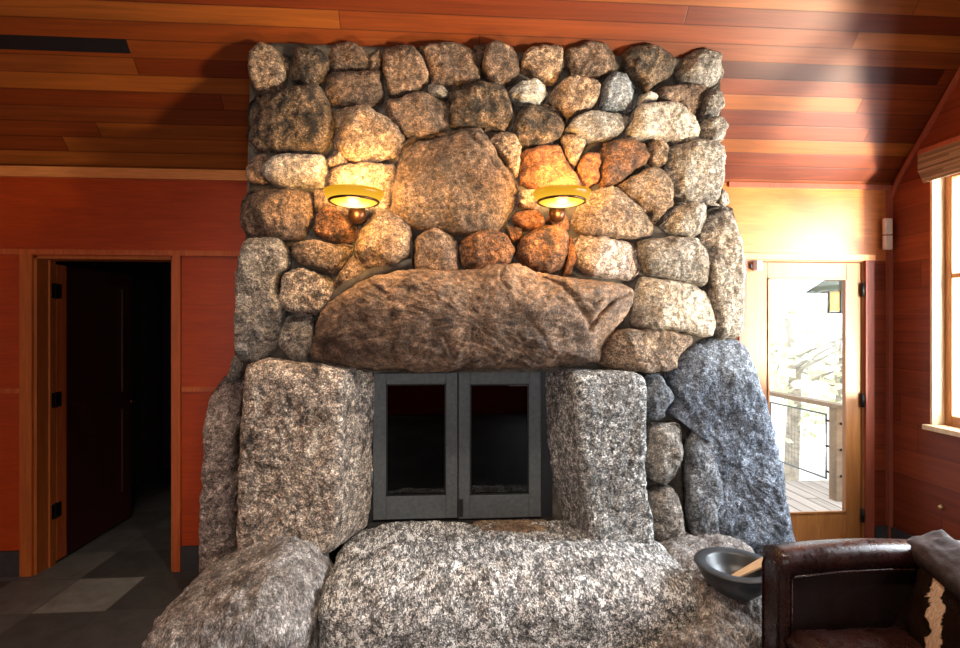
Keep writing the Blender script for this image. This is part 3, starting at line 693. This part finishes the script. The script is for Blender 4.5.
# board above the left door runs the length of the wall
tag(box('trim_4', M['trimred'], None, LX, cxl+.08, WY-.022, WY, 2.105, 2.14), kind='structure')
tag(box('trim_5', M['trimdark'], None, RX-.03, RX, WY-.03, WY, 0, WT), kind='structure')
rk = MB(); pts = [(RX-.012, WY-.03, WT-.10), (RX-.012, WY-.10, WT+.02), (RX-.012, WY-.25, ceil_z(WY-.25)-.09), (RX-.012, WY-.6, ceil_z(WY-.6)-.07), (RX-.012, RIDGE, ridge_z-.07)]
vs = []
for i, (x, y, z) in enumerate(pts):
    o_ = Vector((0, .55, .84))*.045
    vs += [(x, y, z), (x, y+o_.y*.6, z+o_.z), (RX, y+o_.y*.6, z+o_.z), (RX, y, z)]
fs = []
for i in range(len(pts)-1):
    for j in range(4): fs.append((i*4+j, i*4+(j+1) % 4, (i+1)*4+(j+1) % 4, (i+1)*4+j))
rk.add(vs, fs); tag(rk.done('trim_6', M['trimdark']), kind='structure')
# dark ceiling board on the left
pa = [ceil_pt(-60, 34), ceil_pt(126, 39.5), ceil_pt(130, 53.5), ceil_pt(-60, 50)]
nrm = Vector((0, -SL, -1)).normalized()
Ya, Yb = pa[1].y, pa[2].y
sl = MB().hexa([Vector((-3.3, Ya, ceil_z(Ya)))+nrm*.002, Vector((pa[1].x, Ya, ceil_z(Ya)))+nrm*.002, Vector((pa[1].x, Yb, ceil_z(Yb)))+nrm*.002, Vector((-3.3, Yb, ceil_z(Yb)))+nrm*.002,
                Vector((-3.3, Ya, ceil_z(Ya)+.03)), Vector((pa[1].x, Ya, ceil_z(Ya)+.03)), Vector((pa[1].x, Yb, ceil_z(Yb)+.03)), Vector((-3.3, Yb, ceil_z(Yb)+.03))])
tag(sl.done('trim_7', M['black']), kind='structure')

# door 1: left, opening to the hall
d1 = empty('door_1', ((D1[0]+D1[1])/2, WY, 0), kind='structure')
j = MB(); j.box(D1[0]-.075, D1[0], WY-.02, WY+.0, 0, 2.105)
j.done('casing', M['trimorange'] if 0 else M['jamb'], d1)
j = MB(); j.box(D1[1], D1[1]+.05, WY-.02, WY, 0, 2.105); j.done('casing', M['trimred'], d1)
j = MB(); j.box(D1[0]-.001, D1[0]+.018, WY, WY+T, 0, 2.10); j.box(D1[0]+.018, D1[0]+.03, WY+.10, WY+T, 0, 2.09); j.box(D1[1]-.018, D1[1]+.001, WY, WY+T, 0, 2.10); j.box(D1[0], D1[1], WY, WY+T, 2.08, 2.101)
j.done('jamb', M['jamb'], d1)
lf = MB(); lx = D1[0]+.03
ly0, ly1 = WY+T+.012, WY+T+.86
for (a, b, c, d) in ((ly0+.09, ly0+.12, .02, 2.06), (ly1-.11, ly1, .02, 2.06)): lf.box(lx-.04, lx, a, b, c, d)
for (c, d) in ((.02, .26), (.95, 1.09), (1.94, 2.06)): lf.box(lx-.04, lx, ly0+.11, ly1-.11, c, d)
lf.box(lx-.03, lx-.012, ly0+.1, ly1-.1, .2, 1.98)
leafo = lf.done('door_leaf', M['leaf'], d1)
box('hinge_stile', M['trimred'], leafo, lx-.04, lx, ly0, ly0+.09, .02, 2.06)  # brighter red stands in for light on the leaf edge
q = Vector((lx+.03, ly1-.06, 1.0)); MB().tube([q+Vector((-.03, 0, 0)), q, q+Vector((.005, 0, 0)), q+Vector((.028, 0, 0))], [.01, .01, .026, .018], 14).done('door_knob', M['bronze'], leafo, True)
for y in (291, 400, 511):
    q = at(62, y, WY+T-.01); hb = MB(); hb.tube([(lx-.005, ly0-.012, q.z-.055), (lx-.005, ly0-.012, q.z+.055)], .011, 10)
    hb.box(lx-.005, lx+.002, ly0-.05, ly0-.012, q.z-.05, q.z+.05); hb.box(lx, lx+.003, ly0-.005, ly0+.04, q.z-.05, q.z+.05)
    hb.done('hinge', M['black'], d1)

# door 2: right, glazed, on to the deck
d2 = empty('door_2', ((D2[0]+D2[1])/2, WY, 0), kind='structure')
c2 = MB(); c2.box(D2[1]-.005, D2[1]+.06, WY-.02, WY, 0, 2.115); c2.box(D2[0]-.045, D2[0]+.012, WY-.02, WY, 0, 2.115); c2.done('casing', M['trimdark'], d2)
c2 = MB(); c2.box(D2[0]-.045, D2[1]+.06, WY-.028, WY, 2.115, 2.155); c2.done('head_casing', M['trimorange'], d2)
c2 = MB(); c2.box(D2[0]-.001, D2[0]+.015, WY, WY+T, 0, 2.11); c2.box(D2[1]-.015, D2[1]+.001, WY, WY+T, 0, 2.11); c2.box(D2[0], D2[1], WY, WY+T, 2.104, 2.116); c2.box(D2[0], D2[1], WY-.01, WY+T, 0, .03); c2.done('jamb', M['fir'], d2)
gx0, gx1, gz0, gz1 = 2.35, 2.955, .265, 1.985
lf = MB(); y0, y1 = WY+.012, WY+.056
lf.box(D2[0]+.02, gx0, y0, y1, .035, 2.10); lf.box(gx1, D2[1]-.02, y0, y1, .035, 2.10); lf.box(gx0, gx1, y0, y1, .035, gz0); lf.box(gx0, gx1, y0, y1, gz1, 2.10)
leafo = lf.done('door_leaf', M['fir'], d2, bevel=.003)
box('glass_pane', M['glass'], leafo, gx0-.003, gx1+.003, WY+.032, WY+.038, gz0-.003, gz1+.003)
gb = MB()
for (a, b, c, d) in ((gx0, gx0+.012, gz0, gz1), (gx1-.012, gx1, gz0, gz1), (gx0, gx1, gz0, gz0+.012), (gx0, gx1, gz1-.012, gz1)): gb.box(a, b, WY+.004, WY+.016, c, d)
gb.done('glazing_bead', M['fir'], leafo)
for y in (290, 400, 515):
    q = at(865, y, WY); MB().tube([(D2[1]-.018, WY-.004, q.z-.05), (D2[1]-.018, WY-.004, q.z+.05)], .012, 10).done('hinge', M['black'], d2, True)
q = at(756, 266, WY); box('contact_sensor', M['whiteplastic'], d2, q.x-.016, q.x+.024, WY-.040, WY+.010, q.z-.035, q.z+.035, bevel=.004)
q = at(750, 266, WY); box('sensor_magnet', M['black'], d2, q.x-.018, q.x-.004, WY-.038, WY-.020, q.z-.02, q.z+.01, bevel=.002)
q = at(749, 455, WY); MB().tube([(2.235, WY+.012, .98), (2.235, WY-.04, .98), (2.235, WY-.05, .98), (2.33, WY-.05, .98)], .01, 10).done('door_handle', M['bronze'], leafo, True)

# window 1: in the right wall
w1 = empty('window_1', (RX, (WN[0]+WN[1])/2, WN[2]), kind='structure')
y0, y1, z0, z1 = WN
m = MB(); m.box(RX-.002, RX+T, y0-.001, y0+.015, z0, z1); m.box(RX-.002, RX+T, y1-.015, y1+.001, z0, z1); m.box(RX-.002, RX+T, y0, y1, z1-.015, z1+.001)
m.done('jamb', M['firframe'], w1)
m = MB(); m.box(RX-.045, RX+T, y0-.04, y1+.02, z0-.03, z0+.004); m.done('window_sill', M['firframe'], w1, bevel=.004)
ym = (y0+y1)/2
for (a, b) in ((y0+.015, ym), (ym, y1-.015)):
    m = MB(); X0, X1 = RX+.085, RX+.125
    m.box(X0, X1, a, a+.05, z0, z1-.015); m.box(X0, X1, b-.05, b, z0, z1-.015); m.box(X0, X1, a+.05, b-.05, z0, z0+.07); m.box(X0, X1, a+.05, b-.05, z1-.075, z1-.015); m.box(X0, X1, a+.05, b-.05, 1.955, 1.985)
    s_ = m.done('window_sash', M['fir'], w1, bevel=.003)
    box('glass_pane', M['glass'], s_, RX+.102, RX+.107, a+.05, b-.05, z0+.07, z1-.075)
tag(MB().tube([(RX+.03, y1-.2, 2.55), (RX+.03, y1-.2, 1.12)], .003, 6).tube([(RX+.03, y1-.2, 1.13), (RX+.03, y1-.2, 1.10)], .008, 8).done('blind_cord', M['plastic'], w1))
bl = empty('window_blind', (RX-.02, ym, 2.62), 'folded woven roman blind at the top of the right hand window', 'window blind')
m = MB()
for k in range(5):
    zt1 = 2.80-.0*k
    m.box(RX-.024-.009*k, RX-.016-.009*k, y0-.03, y1+.035, 2.61+.018*k, 2.80)
m.done('folded_shade', M['blind'], bl, bevel=.002)
box('head_rail', M['trimdark'], bl, RX-.062, RX-.004, y0-.03, y1+.035, 2.80, 2.83)

# the two almond boxes in the corner
sn = empty('wall_sensor', (RX-.03, WY-.1, 2.28), 'two small almond plastic sensor boxes stacked in the corner beside the glazed door', 'sensor')
for (ya, yb) in ((219, 235), (236, 250)):
    a, b = at(890, ya, WY-.03).z, at(890, yb, WY-.03).z
    o = box('sensor_box', M['plastic'], sn, RX-.085, RX-.031, WY-.062, WY-.0305, b, a, bevel=.004)
# switch knob low on the right wall
q = ray(942, 507); tt = RX/q[0]
kn = MB().tube([(RX, q[1]*tt, H+q[2]*tt), (RX-.02, q[1]*tt, H+q[2]*tt)], [.016, .012], 12).done('door_stop', M['brass'], None, True)
tag(kn, 'small round brass stop low on the red right wall', 'door stop')

# ---------------------------------------------------------------- outside
tag(box('deck_floor', M['deckwood'], None, .6, 4.6, WY+T, 5.35, -.12, -.04), kind='structure')
DY = 0
tag(box('ground', M['ground'], None, -20, 40, -20, 45, -1.6, -1.5), kind='structure')
rl = empty('deck_railing', (at_t(837, 495, 5.0).x, at_t(837, 495, 5.0).y, -.04), 'weathered wooden deck railing with wire mesh infill panel outside the glazed door', 'railing')
pr = at_t(837, 405, 5.0); pl_ = at_t(762, 391, 6.05)
dv = Vector((pr.x-pl_.x, pr.y-pl_.y, 0)).normalized(); nv = Vector((-dv.y, dv.x, 0))
zr_ = .865
def bar(p, q, wd, hd):
    d = (q-p).normalized(); s = Vector((0, 0, 1)).cross(d)
    s = s.normalized() if s.length > 1e-4 else nv
    u = d.cross(s)
    a = [p-s*wd-u*hd, p+s*wd-u*hd, p+s*wd+u*hd, p-s*wd+u*hd]; b = [v+(q-p) for v in a]
    return MB().hexa(a+b)
p0 = Vector((pr.x, pr.y, 0)) - dv*2.6; p1 = Vector((pr.x, pr.y, 0)) + dv*.9
bar(p0+Vector((0, 0, zr_)), p1+Vector((0, 0, zr_)), .055, .02).done('top_rail', M['rail'], rl)
for k in (0, -1.05, -2.1):
    c = Vector((pr.x, pr.y, 0)) + dv*k
    bar(c+Vector((0, 0, -.04)), c+Vector((0, 0, zr_-.02)), .045, .045).done('post', M['rail'], rl)
for k in (0, -1.05):
    a = Vector((pr.x, pr.y, 0)) + dv*(k-.13); b = Vector((pr.x, pr.y, 0)) + dv*(k-.92)
    za, zb2 = .13, .76
    m = MB()
    m.tube([a+Vector((0, 0, za)), a+Vector((0, 0, zb2)), b+Vector((0, 0, zb2)), b+Vector((0, 0, za))], .011, 6, True)
    fo = m.done('panel_frame', M['iron'], rl)
    m = MB()
    for i in range(1, 13):
        zz = za+(zb2-za)*i/13; m.tube([a+Vector((0, 0, zz)), b+Vector((0, 0, zz))], .0013, 4)
    for i in range(1, 17):
        c = a.lerp(b, i/17); m.tube([c+Vector((0, 0, za)), c+Vector((0, 0, zb2))], .0013, 4)
    m.done('wire_mesh', M['iron'], fo)
for z in (.2, .45, .7):
    c = Vector((pr.x, pr.y, z)); MB().tube([c-dv*.13, c+dv*.12], .012, 8).done('bracket', M['black'], rl)
# garden lantern, hanging
lc = at_t(846, 300, 4.4)
ln = empty('porch_lantern', lc, 'hanging porch lantern with green pagoda roof and amber panels seen through the glazed door', 'lantern')
zt2 = at_t(840, 274, 4.4).z; ze = at_t(840, 292, 4.4).z; zl = at_t(840, 311, 4.4).z
m = MB(); r1, r2 = .20, .05
cx_, cy_ = lc.x-.03, lc.y
m.add([(cx_+sx*r1, cy_+sy*r1, ze) for sx, sy in ((-1, -1), (1, -1), (1, 1), (-1, 1))]+[(cx_+sx*r2, cy_+sy*r2, zt2) for sx, sy in ((-1, -1), (1, -1), (1, 1), (-1, 1))], [(0, 3, 2, 1), (4, 5, 6, 7), (0, 1, 5, 4), (1, 2, 6, 5), (2, 3, 7, 6), (3, 0, 4, 7)])
m.done('lantern_roof', M['lroof'], ln)
m = MB(); m.box(cx_-.065, cx_+.065, cy_-.065, cy_+.065, zl, ze); m.done('lamp_glass', M['lampglow'], ln)
m = MB()
for sx in (-1, 1):
    for sy in (-1, 1): m.box(cx_+sx*.07-.008, cx_+sx*.07+.008, cy_+sy*.07-.008, cy_+sy*.07+.008, zl-.01, ze)
m.box(cx_-.078, cx_+.078, cy_-.078, cy_+.078, zl-.02, zl-.005); m.done('lantern_frame', M['black'], ln)
MB().tube([(cx_, cy_, zt2), (cx_, cy_, 2.75)], .006, 6).done('chain', M['black'], ln)
tag(box('trim_8', M['rail'], None, 1.5, 4.2, lc.y-.05, lc.y+.05, 2.75, 2.9), kind='structure')
# trees beyond the deck
def tree(px, t, h, lab, n=700, r=1.6):
    c = at_t(px, 324, t); e = empty('garden_tree', (c.x, c.y, -1.5), lab, 'tree')
    MB().tube([(c.x, c.y, -1.5), (c.x+.1, c.y, h*.4), (c.x, c.y+.1, h*.8)], [.13, .10, .04], 10).done('trunk', M['trunk'], e, True)
    m = MB()
    for i in range(7):
        a = random.uniform(0, 6.28); z = random.uniform(.2, .7)*h; m.tube([(c.x, c.y, z), (c.x+math.cos(a)*r*.8, c.y+math.sin(a)*r*.8, z+.5)], [.04, .01], 6)
    m.done('branches', M['trunk'], e, True)
    m = MB()
    for i in range(n):
        v = Vector((random.gauss(0, 1), random.gauss(0, 1), random.gauss(0, 1))).normalized()*random.random()**.4
        p = Vector((c.x+v.x*r, c.y+v.y*r, h*.45+v.z*h*.62)); s = random.uniform(.05, .12)
        a = Vector((random.uniform(-1, 1), random.uniform(-1, 1), random.uniform(-1, 1))).normalized(); b = a.orthogonal()
        m.add([p-a*s, p+b*s*.5, p+a*s, p-b*s*.5], [(0, 1, 2, 3)])
    f = m.done('foliage', M['leafg'], e); f['kind'] = 'stuff'
tree(790, 9.0, 2.2, 'leafy sunlit tree straight outside the glass door, left in the pane', 420, 1.3)
tree(838, 10.5, 1.6, 'leafy sunlit tree outside the glass door, behind the railing post', 420, 1.3)

# ---------------------------------------------------------------- sconces
def sconce(px, py, label):
    Yw = 2.97; Ys = 2.80
    c = at(px, py, Ys)
    e = empty('wall_sconce', c, label, 'wall lamp', 'sconces on the chimney')
    R1 = .128
    prof = [(R1, 0), (R1+.012, .012), (R1+.024, .030), (R1+.030, .050), (R1+.022, .050), (R1+.012, .030), (R1-.004, .006)]
    MB().lathe(prof+[prof[0]], c, 40).done('shade', M['amber'], e, True)
    MB().lathe([(R1-.002, 0), (R1*.8, -.012), (R1*.5, -.021), (R1*.2, -.025), (.001, -.026), (.001, -.022), (R1*.5, -.017), (R1-.004, .004)], c, 40).done('glass_dish', M['bowlglass'], e, True)
    ring = [c + Vector((R1*math.cos(a*math.pi/20), R1*math.sin(a*math.pi/20), -.001)) for a in range(40)]
    MB().tube(ring, .0070, 8, True).done('ring', M['bronze'], e, True)
    b = c + Vector((.0, .115, -.045))
    MB().lathe([(.001, -.052), (.02, -.047), (.04, -.03), (.048, 0), (.045, .03), (.001, .035)], b, 20).done('bracket', M['bronze'], e, True)
    MB().tube([b+Vector((0, 0, -.005)), (b.x, Yw+.03, b.z-.005)], .022, 12).done('mounting_arm', M['bronze'], e, True)
    MB().lathe([(.001, 0), (.022, .008), (.03, .028), (.022, .048), (.001, .056)], c+Vector((0, -.02, -.004)), 16).done('bulb', M['bulb'], e, True)
    for (dz, en, r) in ((-.075, 12.0, .04), (.12, 26.0, .04)):
        l = bpy.data.lights.new('sconce_light', 'POINT'); l.energy = en; l.color = (1, .55, .17); l.shadow_soft_size = r
        o = bpy.data.objects.new('sconce_light', l); COL.objects.link(o); o.location = c + Vector((0, -.03 if dz < 0 else .02, dz))
sconce(354, 201.5, 'amber glass wall lamp with bronze ring, the left one on the chimney')
sconce(561.5, 201.5, 'amber glass wall lamp with bronze ring, the right one on the chimney')

# ---------------------------------------------------------------- bowl and stick
bc = at_t(736, 565, 2.47)
bo = empty('stone_bowl', (bc.x, bc.y, bc.z-.125), 'wide rimmed dark stone bowl on the right end of the hearth', 'bowl')
prof = [(.001, -.128), (.075, -.128), (.085, -.118), (.13, -.075), (.155, -.035), (.163, -.006), (.170, -.004), (.172, .004), (.168, .008), (.125, .006), (.118, -.002), (.105, -.04), (.07, -.075), (.03, -.088), (.001, -.09)]
prof = [(a*1.08, b) for a, b in prof]
MB().lathe(prof, bc, 48).done('bowl_body', M['bowl'], bo, True)
sa = bc + Vector((-.035, -.03, -.045)); sb_ = bc + Vector((.16, .01, .012))
stk = MB()
d = (sb_-sa).normalized(); s = Vector((0, 0, 1)).cross(d).normalized(); u = d.cross(s)
stk.hexa([sa-s*.014-u*.006, sa+s*.014-u*.006, sa+s*.014+u*.006, sa-s*.014+u*.006, sb_-s*.03-u*.006, sb_+s*.03-u*.006, sb_+s*.03+u*.006, sb_-s*.03+u*.006])
tag(stk.done('wooden_paddle', M['stick'], None, bevel=.003), 'flat pale wooden paddle lying in the dark stone bowl', 'paddle')

# ---------------------------------------------------------------- firewood in the firebox
for i, (x, y, r, a, lab) in enumerate(((-.13, 3.40, .055, .05, 'charred split log lying at the left in the firebox'), (.29, 3.42, .05, -.08, 'charred split log lying at the right in the firebox'), (.10, 3.40, .045, .15, 'charred split log resting on top of the other logs in the firebox'))):
    zc = zb + (r*1.08+.004 if i < 2 else .165)
    m = MB(); pts = []
    for k in range(9):
        f = k/8-.5; pts.append(Vector((x+f*.34*math.cos(a), y+f*.34*math.sin(a), zc+.004*math.sin(k*2))))
    m.tube(pts, [r*(1+.06*math.sin(k*1.7+i)) for k in range(9)], 9)
    tag(m.done('firewood_log', M['bark']), lab, 'firewood', 'logs in the firebox')

# ---------------------------------------------------------------- armchair
AX0, AX1 = 1.395, 2.12
ch = empty('armchair', (1.62, 1.75, 0), 'brown leather armchair with rolled arms in the right foreground beside the hearth', 'armchair')
Yf, Yn = 2.135, 1.34      # far and near arm centre
def arm(Yc_, sgn, name):
    # panel: inner upholstered face + outer; rolled top
    m = MB(); xs_ = [AX0+.012, AX1+.12]
    m.box(xs_[0]+.03, xs_[1], Yc_-.045, Yc_+.045,   .14, .64)
    o = m.done(name, M['leatherd'], ch, bevel=.015)
    # rolled rim with a gentle rise in the middle
    N = 26; r = MB(); n_ = 16; k0 = 0; vs, fs = [], []
    for i in range(N+1):
        f = i/N; x = AX0+.01 + f*(AX1+.12-AX0)
        zc = .640 + .018*math.sin(math.pi*min(1, f*1.15)); hw = .068; hh = .052
        for j in range(n_):
            a = 2*math.pi*j/n_; ca, sa_ = math.cos(a), math.sin(a)
            vs.append(Vector((x, Yc_ + hw*math.copysign(abs(ca)**.75, ca), zc + hh*math.copysign(abs(sa_)**.75, sa_))))
    for i in range(N):
        for j in range(n_): fs.append((i*n_+j, i*n_+(j+1) % n_, (i+1)*n_+(j+1) % n_, (i+1)*n_+j))
    fs += [tuple(range(n_)), tuple(range(N*n_, (N+1)*n_))]
    r.add(vs, fs); rim = r.done('arm_roll', M['leather'], ch, True)
    # front face of the arm
    m = MB(); m.box(AX0, AX0+.055, Yc_-.066, Yc_+.062, .14, .665); m.done('arm_front', M['leather'], ch, bevel=.022)
    # piping
    s_ = -sgn
    pts = [(AX0+.058, Yc_+s_*.052, .16), (AX0+.058, Yc_+s_*.054, .585)] + [(AX0+.06+f*(.86), Yc_+s_*.058, .592+.018*math.sin(math.pi*min(1, f*1.15))) for f in (0.02, .25, .5, .75, 1)]
    MB().tube(pts, .0055, 8).done('piping', M['leather'], ch, True)
    MB().tube([(AX0-.001, Yc_+sx*.062, z) for sx, z in ((-.8, .16), (-.8, .60), (-.55, .645), (.55, .645), (.8, .60), (.8, .16))], .005, 8).done('piping', M['leather'], ch, True)
arm(Yf, 1, 'arm_panel'); arm(Yn, -1, 'arm_panel')
def cushion_mesh(c, hx, hy, hz, rot=None, n=3.2, res=14, wr=.006, seam=True, pinch=.55):
    vs = {}; V = []; Fc = []
    def key(p):
        k = tuple(round(a, 5) for a in p)
        if k not in vs: vs[k] = len(V); V.append(Vector(p))
        return vs[k]
    for ax in range(3):
        for sg in (-1, 1):
            for i in range(res):
                for j in range(res):
                    q = []
                    for (a, b) in ((i, j), (i+1, j), (i+1, j+1), (i, j+1)):
                        p = [0, 0, 0]; p[ax] = sg; p[(ax+1) % 3] = 2*a/res-1; p[(ax+2) % 3] = 2*b/res-1; q.append(key(p))
                    Fc.append(tuple(q))
    out = []
    R_ = rot or Matrix.Identity(3)
    for p in V:
        r = (abs(p.x)**8+abs(p.y)**8+abs(p.z)**2.2)**(-1/8) if 0 else 1
        e = max(abs(p.x), abs(p.y)); thick = (1-e**n)**.5 if e < 1 else 0
        thick = pinch*.25 + (1-pinch*.25)*thick
        x, y = p.x, p.y
        k = 1-.06*(1-abs(x)**2)*(abs(y)**4) ; k2 = 1-.06*(1-abs(y)**2)*(abs(x)**4)
        w = Vector((x*k2*hx, y*k*hy, p.z*thick*hz))
        w = c + R_ @ w
        out.append(w + (R_ @ Vector((0, 0, 1)))*(1 if p.z > 0 else -1)*wr*fbm(w*18, 3))
    return out, Fc
sx0 = AX0+.02
box('seat_frame', M['leather'], ch, AX0+.03, AX1+.12, Yn+.03, Yf-.03, .13, .29, bevel=.012)
V_, F_ = cushion_mesh(Vector((AX0+.40, (Yf+Yn)/2, .335)), .385, (Yf-Yn)/2-.05, .075, res=20, n=6, wr=.008)
mesh('seat_cushion', V_, F_, M['leather'], ch, True)
MB().hexa([(AX1-.10, Yn-.06, .14), (AX1+.16, Yn-.06, .14), (AX1+.16, Yf+.06, .14), (AX1-.10, Yf+.06, .14), (AX1+.02, Yn-.06, .69), (AX1+.26, Yn-.06, .69), (AX1+.26, Yf+.06, .69), (AX1+.02, Yf+.06, .69)]).done('backrest', M['leatherd'], ch, bevel=.04)
for (x, y) in ((AX0+.08, Yn), (AX0+.08, Yf), (AX1+.1, Yn), (AX1+.1, Yf)):
    MB().tube([(x, y, 0), (x, y, .14)], [.018, .028], 12).done('leg', M['black'], ch, True)
# cushions
def rotm(a, b, c): return Matrix.Rotation(c, 3, 'Z') @ Matrix.Rotation(b, 3, 'Y') @ Matrix.Rotation(a, 3, 'X')
V_, F_ = cushion_mesh(Vector((1.93, 1.84, .50)), .19, .24, .065, rotm(0, math.radians(-68), math.radians(-14)), res=18, wr=.012)
tag(mesh('cowhide_cushion', V_, F_, M['cow'], None, True), 'brown and white cowhide cushion leaning in the leather armchair', 'cushion')
V_, F_ = cushion_mesh(Vector((2.03, 1.93, .685)), .10, .27, .055, rotm(0, math.radians(-22), math.radians(-20)), res=18, wr=.012)
tag(mesh('leather_cushion', V_, F_, M['cushleather'], None, True), 'dark brown leather cushion leaning on top of the armchair back', 'cushion')

# ---------------------------------------------------------------- light
W = bpy.data.worlds.new('world'); SC.world = W; W.use_nodes = True
nt = W.node_tree; bg = nt.nodes['Background']; bg.inputs[0].default_value = (.93, .96, 1.0, 1); bg.inputs[1].default_value = 3.2
def area(name, loc, target, sx, sy, en, col=(1, 1, 1), spread=0):
    l = bpy.data.lights.new(name, 'AREA'); l.shape = 'RECTANGLE'; l.size = sx; l.size_y = sy; l.energy = en; l.color = col
    o = bpy.data.objects.new(name, l); COL.objects.link(o); o.location = loc
    if spread: l.spread = math.radians(spread)
    o.rotation_euler = (Vector(target)-Vector(loc)).to_track_quat('-Z', 'Y').to_euler(); return o
area('daylight_back_left', (-2.1, BY-.1, 1.6), (-1.6, 3, 1.4), 1.2, 1.9, 50, (1, .88, .74))  # two added fill lamps, one outside each rear opening
area('daylight_back_right', (1.8, BY-.1, 1.6), (1.0, 3, 1.4), 1.2, 1.9, 45, (.95, .97, 1))
area('daylight_right', (5.3, .1, .6), (2.7, 3.2, 2.7), .45, .45, 290, (1, .84, .60), 80)  # added low lamp, throws light up through the window onto the ceiling
area('daylight_side_window', (RX+.6, 2.3, 1.9), (0, 2.4, .6), 1.7, 1.6, 320, (.86, .93, 1))
sn_ = bpy.data.lights.new('sun', 'SUN'); sn_.energy = 3.5; sn_.angle = .02; sn_.color = (1, .95, .85)
o = bpy.data.objects.new('sun', sn_); COL.objects.link(o); o.rotation_euler = Vector((.62, .15, -.77)).to_track_quat('-Z', 'Y').to_euler()
# added fill spots high above the viewer, aimed at chimney and hearth
for x in (-1.0, .45, 1.3):
    l = bpy.data.lights.new('ceiling_spot', 'SPOT'); l.energy = 255; l.color = (1, .83, .64); l.shadow_soft_size = .05; l.spot_size = math.radians(62); l.spot_blend = .7
    o = bpy.data.objects.new('ceiling_spot', l); COL.objects.link(o); o.location = (x, .95, 4.9); o.rotation_euler = (Vector((x*.6+.1, 2.75, 1.0))-o.location).to_track_quat('-Z', 'Y').to_euler()

# ---------------------------------------------------------------- camera
cam = bpy.data.cameras.new('camera'); co = bpy.data.objects.new('camera', cam); COL.objects.link(co)
cam.sensor_width = 36; cam.lens = F/960*36; cam.clip_start = .05
co.location = (0, 0, H); co.rotation_euler = (math.pi/2, 0, -PSI)
SC.camera = co
SC.view_settings.view_transform = 'Standard'; SC.view_settings.look = 'None'
SC.view_settings.exposure = -0.2; SC.view_settings.gamma = 1; SC.view_settings.use_curve_mapping = False
